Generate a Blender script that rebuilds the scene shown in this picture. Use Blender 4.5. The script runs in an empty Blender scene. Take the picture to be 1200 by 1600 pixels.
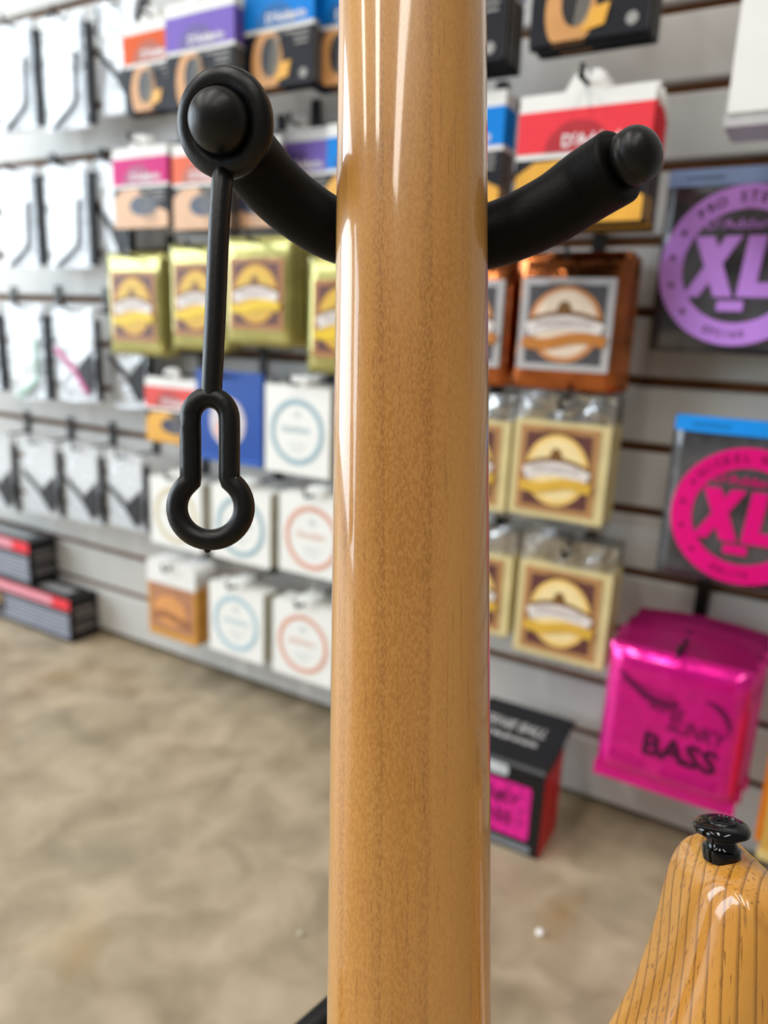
import bpy, math, random
from mathutils import Matrix, Vector
random.seed(7)
scene = bpy.context.scene
COL = scene.collection
R = math.radians

# ------------------------------------------------------------------ camera
D = 0.89            # distance camera -> front of the slat wall (metres)
H = 0.60            # camera height above the floor


def frame(yaw, pitch, roll):
    """right / up / forward unit vectors of something turned yaw to the left, tipped pitch, rolled"""
    f = Vector((-math.sin(yaw) * math.cos(pitch), math.cos(yaw) * math.cos(pitch), -math.sin(pitch)))
    r = Vector((math.cos(yaw), math.sin(yaw), 0))
    u = r.cross(f)
    r2 = math.cos(roll) * r + math.sin(roll) * u
    u2 = -math.sin(roll) * r + math.cos(roll) * u
    return r2, u2, f


cr, cu, cf = frame(R(30.07), R(13.775), R(2.44))
cam_data = bpy.data.cameras.new('camera')
cam = bpy.data.objects.new('camera', cam_data)
COL.objects.link(cam)
cam.matrix_world = Matrix(((cr.x, cu.x, -cf.x, 0), (cr.y, cu.y, -cf.y, 0), (cr.z, cu.z, -cf.z, H), (0, 0, 0, 1)))
cam_data.sensor_fit = 'HORIZONTAL'
cam_data.sensor_width = 36
cam_data.lens = 34.5
cam_data.clip_start = 0.01
cam_data.dof.use_dof = True
cam_data.dof.focus_distance = 0.232
cam_data.dof.aperture_fstop = 9.5
scene.camera = cam

# ------------------------------------------------------------------ light
world = bpy.data.worlds.new('store_ambience')
scene.world = world
world.use_nodes = True
bg = world.node_tree.nodes['Background']
bg.inputs[0].default_value = (1.0, 0.965, 0.92, 1)
bg.inputs[1].default_value = 0.18


def area(name, loc, target, sx, sy, power, color):
    l = bpy.data.lights.new(name, 'AREA')
    l.shape = 'RECTANGLE'
    l.size, l.size_y = sx, sy
    l.energy, l.color = power, color
    o = bpy.data.objects.new(name, l)
    COL.objects.link(o)
    o.location = loc
    o.rotation_euler = (Vector(target) - Vector(loc)).to_track_quat('-Z', 'Y').to_euler()
    return o


# shop front window on the far left, ceiling fluorescents above the aisle
area('shop_window_light', (-4.2, -1.6, 1.45), (-0.6, -1.0, 1.2), 4.6, 2.3, 235, (0.80, 0.91, 1.0))
for tx, pw in ((-2.1, 38), (-.75, 38), (.6, 30)):
    area('ceiling_tube_light', (tx, -1.3, 2.9), (tx, -1.3, 0), .30, 2.8, pw, (1.0, 0.95, 0.87))

scene.view_settings.view_transform = 'Standard'
scene.view_settings.look = 'None'
scene.view_settings.gamma = 1
scene.view_settings.use_curve_mapping = False
scene.view_settings.exposure = 0.12


# ------------------------------------------------------------------ materials
def lin(c):
    out = []
    for v in c:
        v /= 255
        out.append(v / 12.92 if v <= .04045 else ((v + .055) / 1.055) ** 2.4)
    return (*out, 1)


MATS = {}


def M(name, rgb, rough=.5, metal=0., coat=0., var=.08, scale=40., bump=0., bscale=60., spec=.35):
    if name in MATS:
        return MATS[name]
    m = bpy.data.materials.new(name)
    m.use_nodes = True
    nt = m.node_tree
    b = nt.nodes['Principled BSDF']
    b.inputs['Roughness'].default_value = rough
    b.inputs['Metallic'].default_value = metal
    b.inputs['Coat Weight'].default_value = coat
    b.inputs['Coat Roughness'].default_value = .08
    b.inputs['Specular IOR Level'].default_value = spec
    tc = nt.nodes.new('ShaderNodeTexCoord')
    n = nt.nodes.new('ShaderNodeTexNoise')
    n.inputs['Scale'].default_value = scale
    n.inputs['Detail'].default_value = 3
    nt.links.new(tc.outputs['Object'], n.inputs['Vector'])
    r = nt.nodes.new('ShaderNodeValToRGB')
    c = lin(rgb)
    r.color_ramp.elements[0].position = .3
    r.color_ramp.elements[1].position = .7
    r.color_ramp.elements[0].color = (*[v * (1 - var) for v in c[:3]], 1)
    r.color_ramp.elements[1].color = (*[min(1, v * (1 + var)) for v in c[:3]], 1)
    nt.links.new(n.outputs['Fac'], r.inputs['Fac'])
    nt.links.new(r.outputs['Color'], b.inputs['Base Color'])
    if bump:
        n2 = nt.nodes.new('ShaderNodeTexNoise')
        n2.inputs['Scale'].default_value = bscale
        n2.inputs['Detail'].default_value = 4
        nt.links.new(tc.outputs['Object'], n2.inputs['Vector'])
        bp = nt.nodes.new('ShaderNodeBump')
        bp.inputs['Strength'].default_value = bump
        bp.inputs['Distance'].default_value = .002
        nt.links.new(n2.outputs['Fac'], bp.inputs['Height'])
        nt.links.new(bp.outputs['Normal'], b.inputs['Normal'])
    MATS[name] = m
    return m


def sleeve_material(name, tint, fac, rough):
    """thin clear packaging film: see-through, with a strong glossy reflection"""
    m = bpy.data.materials.new(name)
    m.use_nodes = True
    nt = m.node_tree
    nt.nodes.remove(nt.nodes['Principled BSDF'])
    out = nt.nodes['Material Output']
    t = nt.nodes.new('ShaderNodeBsdfTransparent')
    t.inputs[0].default_value = (*tint, 1)
    g = nt.nodes.new('ShaderNodeBsdfGlossy')
    g.inputs['Roughness'].default_value = rough
    n = nt.nodes.new('ShaderNodeTexNoise')
    n.inputs['Scale'].default_value = 35
    tc = nt.nodes.new('ShaderNodeTexCoord')
    nt.links.new(tc.outputs['Object'], n.inputs['Vector'])
    bp = nt.nodes.new('ShaderNodeBump')
    bp.inputs['Strength'].default_value = .9
    bp.inputs['Distance'].default_value = .008
    nt.links.new(n.outputs['Fac'], bp.inputs['Height'])
    nt.links.new(bp.outputs['Normal'], g.inputs['Normal'])
    mx = nt.nodes.new('ShaderNodeMixShader')
    mx.inputs[0].default_value = fac
    nt.links.new(t.outputs[0], mx.inputs[1])
    nt.links.new(g.outputs[0], mx.inputs[2])
    nt.links.new(mx.outputs[0], out.inputs[0])
    MATS[name] = m
    return m


def wood_material(name, light, mid, dark, bands, line_amt, fleck, rough=.32, coat=1.0, blotch=.5):
    """varnished wood, grain running along local Z"""
    m = bpy.data.materials.new(name)
    m.use_nodes = True
    nt = m.node_tree
    L = nt.links.new
    b = nt.nodes['Principled BSDF']
    b.inputs['Roughness'].default_value = rough
    b.inputs['Coat Weight'].default_value = coat
    b.inputs['Coat Roughness'].default_value = .07
    tc = nt.nodes.new('ShaderNodeTexCoord')

    def mapped(sx, sy, sz):
        mp = nt.nodes.new('ShaderNodeMapping')
        mp.inputs['Scale'].default_value = (sx, sy, sz)
        L(tc.outputs['Object'], mp.inputs['Vector'])
        return mp.outputs['Vector']

    def noise(vec, scale, detail=3, dist=0.):
        n = nt.nodes.new('ShaderNodeTexNoise')
        n.inputs['Scale'].default_value = scale
        n.inputs['Detail'].default_value = detail
        n.inputs['Distortion'].default_value = dist
        L(vec, n.inputs['Vector'])
        return n.outputs['Fac']

    def ramp(fac, stops):
        r = nt.nodes.new('ShaderNodeValToRGB')
        e = r.color_ramp.elements
        while len(e) < len(stops):
            e.new(.5)
        for el, (p, c) in zip(e, stops):
            el.position = p
            el.color = c
        L(fac, r.inputs['Fac'])
        return r.outputs['Color']

    def mix(fac, a, bb, mode='MIX'):
        x = nt.nodes.new('ShaderNodeMix')
        x.data_type = 'RGBA'
        x.blend_type = mode
        if isinstance(fac, float):
            x.inputs[0].default_value = fac
        else:
            L(fac, x.inputs[0])
        for s, i in ((a, 6), (bb, 7)):
            if isinstance(s, tuple):
                x.inputs[i].default_value = s
            else:
                L(s, x.inputs[i])
        return x.outputs[2]

    W1, K = (1, 1, 1, 1), (0, 0, 0, 1)
    base = ramp(noise(mapped(1, 1, .12), 38 * blotch, 3, .6), [(.3, lin(mid)), (.7, lin(light))])
    # growth rings: bands across X, bent by a slow noise
    wv = nt.nodes.new('ShaderNodeTexWave')
    wv.wave_type = 'BANDS'
    wv.bands_direction = 'X'
    wv.wave_profile = 'SAW'
    wv.inputs['Scale'].default_value = bands
    wv.inputs['Distortion'].default_value = 3.2
    wv.inputs['Detail'].default_value = 2
    wv.inputs['Detail Scale'].default_value = .6
    shear_ = nt.nodes.new('ShaderNodeVectorRotate')
    shear_.rotation_type = 'Z_AXIS'
    shear_.inputs['Angle'].default_value = R(38)
    L(tc.outputs['Object'], shear_.inputs['Vector'])
    sm_ = nt.nodes.new('ShaderNodeMapping')
    sm_.inputs['Scale'].default_value = (1, 1, .10)
    L(shear_.outputs[0], sm_.inputs['Vector'])
    L(sm_.outputs['Vector'], wv.inputs['Vector'])
    rings = ramp(wv.outputs['Fac'], [(0., W1), (.62, (.25, .25, .25, 1)), (.9, K), (1., K)])
    rmask = nt.nodes.new('ShaderNodeMath')
    rmask.operation = 'MULTIPLY'
    L(ramp(wv.outputs['Fac'], [(.68, K), (.95, W1), (1., K)]), rmask.inputs[0])
    rmask.inputs[1].default_value = line_amt
    c1 = mix(rmask.outputs[0], base, lin(dark))
    # pores: short thin dashes along the grain
    pores = ramp(noise(mapped(1, 1, .03), 1000, 2), [(.0, W1), (.31, W1), (.39, K), (1., K)])
    pm = nt.nodes.new('ShaderNodeMath')
    pm.operation = 'MULTIPLY'
    L(pores, pm.inputs[0])
    pm.inputs[1].default_value = line_amt * .9
    c2 = mix(pm.outputs[0], c1, lin(dark))
    # ray fleck shimmer
    fl = ramp(noise(mapped(1, 1, .42), 1500, 2, .5), [(.40, K), (.60, W1)])
    fm = nt.nodes.new('ShaderNodeMath')
    fm.operation = 'MULTIPLY'
    L(fl, fm.inputs[0])
    fm.inputs[1].default_value = fleck
    c3 = mix(fm.outputs[0], c2, lin(light))
    L(c3, b.inputs['Base Color'])
    bp = nt.nodes.new('ShaderNodeBump')
    bp.inputs['Strength'].default_value = .12
    bp.inputs['Distance'].default_value = .0004
    L(noise(mapped(1, 1, .4), 700, 2), bp.inputs['Height'])
    L(bp.outputs['Normal'], b.inputs['Normal'])
    MATS[name] = m
    return m


# ------------------------------------------------------------------ mesh helpers
class MB:
    def __init__(self):
        self.v, self.f = [], []

    def add(self, vs, fs):
        o = len(self.v)
        self.v += [tuple(p) for p in vs]
        self.f += [tuple(i + o for i in q) for q in fs]
        return self

    def box(self, x0, x1, y0, y1, z0, z1):
        vs = [(x, y, z) for x in (x0, x1) for y in (y0, y1) for z in (z0, z1)]
        return self.add(vs, [(0, 1, 3, 2), (4, 6, 7, 5), (0, 4, 5, 1), (2, 3, 7, 6), (0, 2, 6, 4), (1, 5, 7, 3)])

    def prism(self, pts, y0, y1):
        """pts (x,z) counter clockwise seen from -Y, extruded y0 (front) .. y1 (back)"""
        n = len(pts)
        vs = [(x, y0, z) for x, z in pts] + [(x, y1, z) for x, z in pts]
        fs = [tuple(range(n)), tuple(range(2 * n - 1, n - 1, -1))]
        fs += [(i, i + n, (i + 1) % n + n, (i + 1) % n) for i in range(n)]
        return self.add(vs, fs)

    def rrect(self, x0, x1, z0, z1, r, y0, y1, seg=4):
        pts = []
        for cx, cz, a0 in ((x1 - r, z1 - r, 0), (x0 + r, z1 - r, 90), (x0 + r, z0 + r, 180), (x1 - r, z0 + r, 270)):
            for k in range(seg + 1):
                a = R(a0 + 90 * k / seg)
                pts.append((cx + r * math.cos(a), cz + r * math.sin(a)))
        return self.prism(pts, y0, y1)

    def disc(self, cx, cz, rx, rz, y0, y1, n=40, a0=0, a1=360):
        full = a1 - a0 >= 360
        pts = [(cx + rx * math.cos(R(a0 + (a1 - a0) * k / (n if full else n - 1))),
                cz + rz * math.sin(R(a0 + (a1 - a0) * k / (n if full else n - 1)))) for k in range(n)]
        return self.prism(pts, y0, y1)

    def ring(self, cx, cz, r0, r1, y0, y1, n=56, a0=0., a1=360.):
        full = a1 - a0 >= 360
        m = n if full else n + 1
        vs, fs = [], []
        for k in range(m):
            a = R(a0 + (a1 - a0) * k / n)
            for r in (r0, r1):
                for y in (y0, y1):
                    vs.append((cx + r * math.cos(a), y, cz + r * math.sin(a)))
        for k in range(n):
            i, j = 4 * k, 4 * ((k + 1) % m)
            fs += [(i, j, j + 2, i + 2), (i + 1, i + 3, j + 3, j + 1), (i + 2, j + 2, j + 3, i + 3), (i, i + 1, j + 1, j)]
        return self.add(vs, fs)

    def band(self, path, hw, y0, y1):
        """flat ribbon along an (x,z) path"""
        n = len(path)
        up, dn = [], []
        for i, (x, z) in enumerate(path):
            a, b = path[max(0, i - 1)], path[min(n - 1, i + 1)]
            dx, dz = b[0] - a[0], b[1] - a[1]
            l = math.hypot(dx, dz) or 1
            w = hw[i] if isinstance(hw, (list, tuple)) else hw
            up.append((x - dz / l * w, z + dx / l * w))
            dn.append((x + dz / l * w, z - dx / l * w))
        for i in range(n - 1):
            self.prism([dn[i], dn[i + 1], up[i + 1], up[i]], y0, y1)
        return self

    def tube(self, path, rad, seg=12, closed=False, caps=True):
        P = [Vector(p) for p in path]
        n = len(P)
        prev = None
        rings = []
        for i in range(n):
            a = P[i - 1] if (i or closed) else P[0]
            b = P[(i + 1) % n] if (i < n - 1 or closed) else P[-1]
            t = (b - a).normalized()
            if prev is None:
                ref = Vector((0, 0, 1)) if abs(t.z) < .9 else Vector((1, 0, 0))
                nrm = (ref - t * ref.dot(t)).normalized()
            else:
                nrm = (prev - t * prev.dot(t)).normalized()
            prev = nrm
            bi = t.cross(nrm)
            r = rad[i] if isinstance(rad, (list, tuple)) else rad
            rings.append([P[i] + (nrm * math.cos(2 * math.pi * k / seg) + bi * math.sin(2 * math.pi * k / seg)) * r for k in range(seg)])
        vs = [p for q in rings for p in q]
        fs = []
        for i in range(n if closed else n - 1):
            j = (i + 1) % n
            for k in range(seg):
                l = (k + 1) % seg
                fs.append((i * seg + k, i * seg + l, j * seg + l, j * seg + k))
        if caps and not closed:
            fs.append(tuple(range(seg - 1, -1, -1)))
            fs.append(tuple((n - 1) * seg + k for k in range(seg)))
        return self.add(vs, fs)

    def lathe(self, origin, axis, profile, seg=32):
        """profile: list of (distance along axis, radius)"""
        axis = Vector(axis).normalized()
        ref = Vector((0, 0, 1)) if abs(axis.z) < .9 else Vector((1, 0, 0))
        a = (ref - axis * ref.dot(axis)).normalized()
        b = axis.cross(a)
        o = Vector(origin)
        vs, fs = [], []
        for h, r in profile:
            for k in range(seg):
                t = 2 * math.pi * k / seg
                vs.append(o + axis * h + (a * math.cos(t) + b * math.sin(t)) * r)
        for i in range(len(profile) - 1):
            for k in range(seg):
                l = (k + 1) % seg
                fs.append((i * seg + k, i * seg + l, (i + 1) * seg + l, (i + 1) * seg + k))
        fs.append(tuple(range(seg - 1, -1, -1)))
        fs.append(tuple((len(profile) - 1) * seg + k for k in range(seg)))
        return self.add(vs, fs)

    def pillow(self, w, h, t, nx=10, nz=10, seal=.12, wob=0., seed=1):
        """sealed foil bag: front at -t bulge, back at 0, thin edges"""
        rnd = random.Random(seed)
        vs, fs = [], []
        for side in (-1, 1):
            for i in range(nx + 1):
                for j in range(nz + 1):
                    u, v = i / nx, j / nz
                    e = min(1, min(u, 1 - u) / .08 + 0.02) * min(1, max(0, (v - seal * .6)) / .06) * min(1, max(0, (1 - seal - v)) / .06)
                    yy = side * (.0008 + t / 2 * math.sqrt(max(0, e)))
                    if wob and side < 0:
                        yy += rnd.uniform(-wob, wob)
                    vs.append(((u - .5) * w, yy, v * h))
        S = (nx + 1) * (nz + 1)
        for i in range(nx):
            for j in range(nz):
                a, b, c, d = i * (nz + 1) + j, (i + 1) * (nz + 1) + j, (i + 1) * (nz + 1) + j + 1, i * (nz + 1) + j + 1
                fs.append((a, b, c, d))
                fs.append((a + S, d + S, c + S, b + S))
        edge = [i * (nz + 1) for i in range(nx + 1)] + [nx * (nz + 1) + j for j in range(1, nz + 1)] + \
               [i * (nz + 1) + nz for i in range(nx - 1, -1, -1)] + [j for j in range(nz - 1, 0, -1)]
        for k in range(len(edge)):
            a, b = edge[k], edge[(k + 1) % len(edge)]
            fs.append((b, a, a + S, b + S))
        return self.add(vs, fs)


TINY_PRINT = {'lettering', 'ring_lettering', 'fine_print', 'string_print', 'word_print', 'spec_lines', 'end_print', 'header_print', 'bird_print', 'logo_print'}


def build(name, mb, mat, parent=None, smooth=False, world=False, bevel=0.):
    """one mesh object; coordinates are local to the parent unless world=True"""
    me = bpy.data.meshes.new(name)
    vs = mb.v
    if world and parent is not None:
        inv = parent.matrix_basis.inverted()
        vs = [tuple(inv @ Vector(p)) for p in vs]
    me.from_pydata(vs, [], mb.f)
    me.materials.append(mat)
    if smooth:
        for p in me.polygons:
            p.use_smooth = True
    me.update()
    o = bpy.data.objects.new(name, me)
    COL.objects.link(o)
    if parent is not None:
        o.parent = parent
    if name in TINY_PRINT:
        o['kind'] = 'stuff'
    if bevel:
        md = o.modifiers.new('edge', 'BEVEL')
        md.width, md.segments = bevel, 2
        md.limit_method = 'ANGLE'
    return o


def smooth_by_angle(o, deg=40):
    me = o.data
    me.set_sharp_from_angle(angle=R(deg)) if hasattr(me, 'set_sharp_from_angle') else None


def thing(name, label, cat, loc=(0, 0, 0), rot=(0, 0, 0), group=None, matrix=None):
    o = bpy.data.objects.new(name, None)
    COL.objects.link(o)
    o.empty_display_size = .02
    if matrix is not None:
        o.matrix_basis = matrix
    else:
        o.location, o.rotation_euler = loc, rot
    return tag(o, label, cat, group)


def tag(o, label, cat, group=None):
    o['label'], o['category'] = label, cat
    if group:
        o['group'] = group
    return o


def struct(o, label=None):
    o['kind'] = 'structure'
    if label:
        o['label'] = label
    return o


def copy_tree(o, parent=None):
    c = o.copy()
    COL.objects.link(c)
    if parent is not None:
        c.parent = parent
    for ch in list(o.children):
        copy_tree(ch, c)
    return c


_text_cache = {}


def text_geo(body, size=1., shear=0., bold=0.):
    """flat lettering as (verts2d, faces), centred on the origin"""
    key = (body, size, shear, bold)
    if key in _text_cache:
        return _text_cache[key]
    cu_ = bpy.data.curves.new('lettering', 'FONT')
    cu_.body = body
    cu_.size = size
    cu_.shear = shear
    cu_.offset = bold
    cu_.resolution_u = 2
    cu_.align_x, cu_.align_y = 'CENTER', 'CENTER'
    o = bpy.data.objects.new('lettering', cu_)
    COL.objects.link(o)
    dg = bpy.context.evaluated_depsgraph_get()
    me = bpy.data.meshes.new_from_object(o.evaluated_get(dg))
    vs = [(v.co.x, v.co.y) for v in me.vertices]
    fs = [tuple(p.vertices) for p in me.polygons]
    bpy.data.objects.remove(o)
    bpy.data.curves.remove(cu_)
    bpy.data.meshes.remove(me)
    _text_cache[key] = (vs, fs)
    return vs, fs


def add_text(mb, body, cx, cz, y, size, shear=0., bold=0., rot=0., width=None):
    vs, fs = text_geo(body, size, shear, bold)
    sx = 1.
    if width and vs:
        w = max(v[0] for v in vs) - min(v[0] for v in vs)
        sx = width / w
    c, s = math.cos(rot), math.sin(rot)
    mb.add([(cx + x * sx * c - z * s, y, cz + x * sx * s + z * c) for x, z in vs], fs)
    return mb


def arc_text(mb, body, cx, cz, y, r, a_mid, size, step, inward=False):
    n = len(body)
    for i, ch in enumerate(body):
        if ch == ' ':
            continue
        off = (i - (n - 1) / 2) * step
        a = a_mid - off if not inward else a_mid + off
        rot = a - math.pi / 2 if not inward else a + math.pi / 2
        add_text(mb, ch, cx + r * math.cos(a), cz + r * math.sin(a), y, size, rot=rot, bold=size * .02)
    return mb


def catmull(pts, n=8, closed=False):
    P = [Vector(p) for p in pts]
    out = []
    m = len(P)
    for i in range(m if closed else m - 1):
        if closed:
            a, b, c, d = P[(i - 1) % m], P[i], P[(i + 1) % m], P[(i + 2) % m]
        else:
            a, b, c, d = P[max(i - 1, 0)], P[i], P[i + 1], P[min(i + 2, m - 1)]
        for k in range(n):
            t = k / n
            out.append(.5 * (2 * b + (c - a) * t + (2 * a - 5 * b + 4 * c - d) * t * t + (3 * b - a - 3 * c + d) * t ** 3))
    if not closed:
        out.append(P[-1])
    return out


# ------------------------------------------------------------------ setting
def floor_material():
    m = bpy.data.materials.new('polished_concrete')
    m.use_nodes = True
    nt = m.node_tree
    L = nt.links.new
    b = nt.nodes['Principled BSDF']
    tc = nt.nodes.new('ShaderNodeTexCoord')

    def noise(s, d, dist=0.):
        n = nt.nodes.new('ShaderNodeTexNoise')
        n.inputs['Scale'].default_value, n.inputs['Detail'].default_value = s, d
        n.inputs['Distortion'].default_value = dist
        L(tc.outputs['Object'], n.inputs['Vector'])
        return n.outputs['Fac']

    def ramp(f, stops):
        r = nt.nodes.new('ShaderNodeValToRGB')
        while len(r.color_ramp.elements) < len(stops):
            r.color_ramp.elements.new(.5)
        for e, (p, c) in zip(r.color_ramp.elements, stops):
            e.position, e.color = p, c
        L(f, r.inputs['Fac'])
        return r.outputs['Color']

    a = ramp(noise(15, 8, .4), [(.3, lin((142, 128, 104))), (.5, lin((166, 151, 126))), (.72, lin((190, 174, 148)))])
    stain = ramp(noise(4.5, 4, .8), [(.58, (0, 0, 0, 1)), (.74, (1, 1, 1, 1))])
    mx = nt.nodes.new('ShaderNodeMix')
    mx.data_type = 'RGBA'
    sc = nt.nodes.new('ShaderNodeMath')
    sc.operation = 'MULTIPLY'
    sc.inputs[1].default_value = .5
    L(stain, sc.inputs[0])
    L(sc.outputs[0], mx.inputs[0])
    L(a, mx.inputs[6])
    mx.inputs[7].default_value = lin((150, 118, 68))
    grey = ramp(noise(7, 5, .2), [(.55, (0, 0, 0, 1)), (.7, (1, 1, 1, 1))])
    mx2 = nt.nodes.new('ShaderNodeMix')
    mx2.data_type = 'RGBA'
    sc2 = nt.nodes.new('ShaderNodeMath')
    sc2.operation = 'MULTIPLY'
    sc2.inputs[1].default_value = .5
    L(grey, sc2.inputs[0])
    L(sc2.outputs[0], mx2.inputs[0])
    L(mx.outputs[2], mx2.inputs[6])
    mx2.inputs[7].default_value = lin((128, 122, 104))
    L(mx2.outputs[2], b.inputs['Base Color'])
    b.inputs['Roughness'].default_value = .42
    return m


fl = MB().box(-6, 3, -5, 1.6, -.05, 0)
struct(build('floor', fl, floor_material()), 'stained brown-grey polished concrete shop floor')

slat_mat = M('slat_white', (195, 194, 191), .38, var=.025, scale=6)
groove_mat = M('slat_core', (112, 70, 36), .8, var=.2, scale=60)
wall = MB().box(-3.2, 1.6, D + .011, D + .02, .012, 2.45)
wall_o = struct(build('wall_back', wall, groove_mat), 'light grey slat wall with dark grooves')
PITCH, G0 = .0762, .633
edges = [.012] + [G0 + PITCH * k for k in range(-7, 24)]
for i in range(len(edges) - 1):
    z0, z1 = edges[i], edges[i + 1]
    z0 += .0054 if i else 0
    z1 -= .0054
    s = MB()
    c = .0025
    pr = [(D + c, z0), (D, z0 + c), (D, z1 - c), (D + c, z1), (D + .011, z1), (D + .011, z0)]
    vs = [(-3.2, y, z) for y, z in pr] + [(1.6, y, z) for y, z in pr]
    n = len(pr)
    s.add(vs, [tuple(range(n)), tuple(range(2 * n - 1, n - 1, -1))] + [(k, k + n, (k + 1) % n + n, (k + 1) % n) for k in range(n)])
    build('slat', s, slat_mat, wall_o)
# plain studs / backing the slat wall hangs on, reaching the floor behind the gap
struct(build('trim_1', MB().box(-3.2, 1.6, D + .021, D + .06, 0, 2.45), M('backing', (70, 62, 55), .9)), 'dark backing behind the slat wall')

# ------------------------------------------------------------------ guitar (hung back to front in the stand)
gr, gu, gf = frame(R(30.07), R(13.775), R(2.44))     # guitar leans back, turned to face the aisle


def G(x, y, d):
    """point given across / up / behind the lens side of the leaning guitar"""
    return Vector((0, 0, H)) + gr * x + gu * y + gf * d


GM = Matrix(((gr.x, gf.x, gu.x, 0), (gr.y, gf.y, gu.y, 0), (gr.z, gf.z, gu.z, 0), (0, 0, 0, 1)))
groot = G(.0083, -.505, .238)
GM.translation = groot
guitar = thing('electric_guitar', 'honey varnished wooden guitar seen from behind, leaning in a black stand', 'guitar', matrix=GM)


def gl(x, y, d):
    return (x - .0083, d - .238, y + .505)


maple = wood_material('varnished_maple', (206, 152, 80), (172, 115, 48), (126, 78, 32), 24, .36, .45, blotch=.55)
ash = wood_material('varnished_ash', (222, 164, 80), (194, 132, 48), (104, 62, 22), 78, .8, .10, rough=.3, blotch=.8)
rosewood = M('fingerboard_rosewood', (70, 42, 28), .5, var=.2)

# neck: rounded back, straight taper
nk = MB()
ny = [.305, .30, .28] + [.26 - .02 * k for k in range(26)]
SEG = 40
rows = []
for y in ny:
    t = (.169 - y) / .338
    w = .0492 + (.0546 - .0492) * t
    cx = .0095 - .0012 * t
    th = .0205 + .002 * t
    if y > .295:
        th *= .8
    row = []
    for k in range(SEG + 1):
        a = math.pi * k / SEG
        c, s = math.cos(a), math.sin(a)
        e = 2 / 2.35
        row.append(gl(cx - w / 2 * math.copysign(abs(c) ** e, c), y, .2465 - th * abs(s) ** e))
    rows.append(row)
vs = [p for r_ in rows for p in r_]
fs = []
m = SEG + 1
for i in range(len(rows) - 1):
    for k in range(SEG):
        fs.append((i * m + k, (i + 1) * m + k, (i + 1) * m + k + 1, i * m + k + 1))
    fs.append((i * m, i * m + SEG, (i + 1) * m + SEG, (i + 1) * m))
fs.append(tuple(range(SEG, -1, -1)))
fs.append(tuple((len(rows) - 1) * m + k for k in range(m)))
nk.add(vs, fs)
neck = build('neck', nk, maple, guitar, smooth=True)
neck['label'] = 'glossy amber maple neck back'
smooth_by_angle(neck, 50)
fb = MB()
q = []
for y in (.30, -.30):
    t = (.169 - y) / .338
    w = .0490 + .0054 * t - .001
    cx = .0095 - .0012 * t
    q += [gl(cx - w / 2, y, .2466), gl(cx + w / 2, y, .2466), gl(cx + w / 2 - .001, y, .252), gl(cx - w / 2 + .001, y, .252)]
fb.add(q, [(0, 1, 2, 3), (7, 6, 5, 4), (0, 4, 5, 1), (1, 5, 6, 2), (2, 6, 7, 3), (3, 7, 4, 0)])
build('fingerboard', fb, rosewood, guitar)
# headstock above the frame
hp = [(-.024, .30), (.026, .30), (.034, .33), (.040, .36), (.046, .44), (.040, .475), (.018, .49), (-.006, .48), (-.020, .44), (-.026, .38), (-.030, .345)]
hp3 = [Vector((a, b, 0)) for a, b in hp]
hp3 = catmull(hp3, 5, True)
hd = MB()
n = len(hp3)
hd.add([gl(p.x + .0085, p.y, .234) for p in hp3] + [gl(p.x + .0085, p.y, .248) for p in hp3],
       [tuple(range(n)), tuple(range(2 * n - 1, n - 1, -1))] + [(k, k + n, (k + 1) % n + n, (k + 1) % n) for k in range(n)])
build('headstock', hd, maple, guitar, bevel=.002)

# body with a generous round-over
outline = [(.036, -.250), (.043, -.222), (.061, -.205), (.0783, -.1763), (.0866, -.1609), (.0930, -.1433), (.0968, -.1285), (.0998, -.1190),
           (.1045, -.1130), (.1115, -.1108), (.1190, -.1122), (.1258, -.1178), (.1330, -.1275), (.144, -.144), (.157, -.170), (.168, -.204),
           (.172, -.235), (.168, -.275), (.158, -.31), (.156, -.345), (.164, -.385), (.168, -.425), (.158, -.465), (.125, -.492), (.07, -.503),
           (.008, -.505), (-.055, -.503), (-.11, -.492), (-.143, -.465), (-.152, -.425), (-.147, -.385), (-.139, -.345), (-.139, -.31),
           (-.145, -.28), (-.147, -.25), (-.14, -.225), (-.128, -.211), (-.116, -.214), (-.098, -.232), (-.07, -.25), (-.04, -.258), (0.0, -.256)]
ol = catmull([(a, b, 0) for a, b in outline], 6, True)
n = len(ol)
# clockwise in (x,y): inward normal on the right of travel
nrm = []
for i in range(n):
    t = (ol[(i + 1) % n] - ol[i - 1]).normalized()
    nrm.append(Vector((t.y, -t.x, 0)))
ro, T0, T1 = .0150, .2165, .2595
lim = []
for i in range(n):
    a, b_, c_ = ol[i - 3], ol[i], ol[(i + 3) % n]
    cr3 = (b_ - a).cross(c_ - b_).z
    la, lb_, lc = (b_ - a).length, (c_ - b_).length, (c_ - a).length
    rad_c = la * lb_ * lc / (2 * abs(cr3) + 1e-12)
    lim.append(min(ro, rad_c * .70) if cr3 < 0 else ro)
for _ in range(6):
    lim = [min(lim[i], (lim[i - 1] + lim[i] + lim[(i + 1) % n]) / 3 + .0002) for i in range(n)]
    lim = [(lim[i - 1] + 2 * lim[i] + lim[(i + 1) % n]) / 4 for i in range(n)]
prof = []
for k in range(8):
    a = math.pi / 2 * k / 7
    prof.append((ro * (1 - math.sin(a)), T0 + ro * (1 - math.cos(a))))
for k in range(6):
    a = math.pi / 2 * k / 5
    prof.append((.006 * (1 - math.cos(a)), T1 - .006 * (1 - math.sin(a))))
bd = MB()
vs, fs = [], []
for ins, dep in prof:
    for p, nn, li in zip(ol, nrm, lim):
        qq = p + nn * (ins * li / ro if dep < .24 else ins)
        vs.append(gl(qq.x, qq.y, dep))
for i in range(len(prof) - 1):
    for k in range(n):
        l = (k + 1) % n
        fs.append((i * n + k, i * n + l, (i + 1) * n + l, (i + 1) * n + k))
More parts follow.
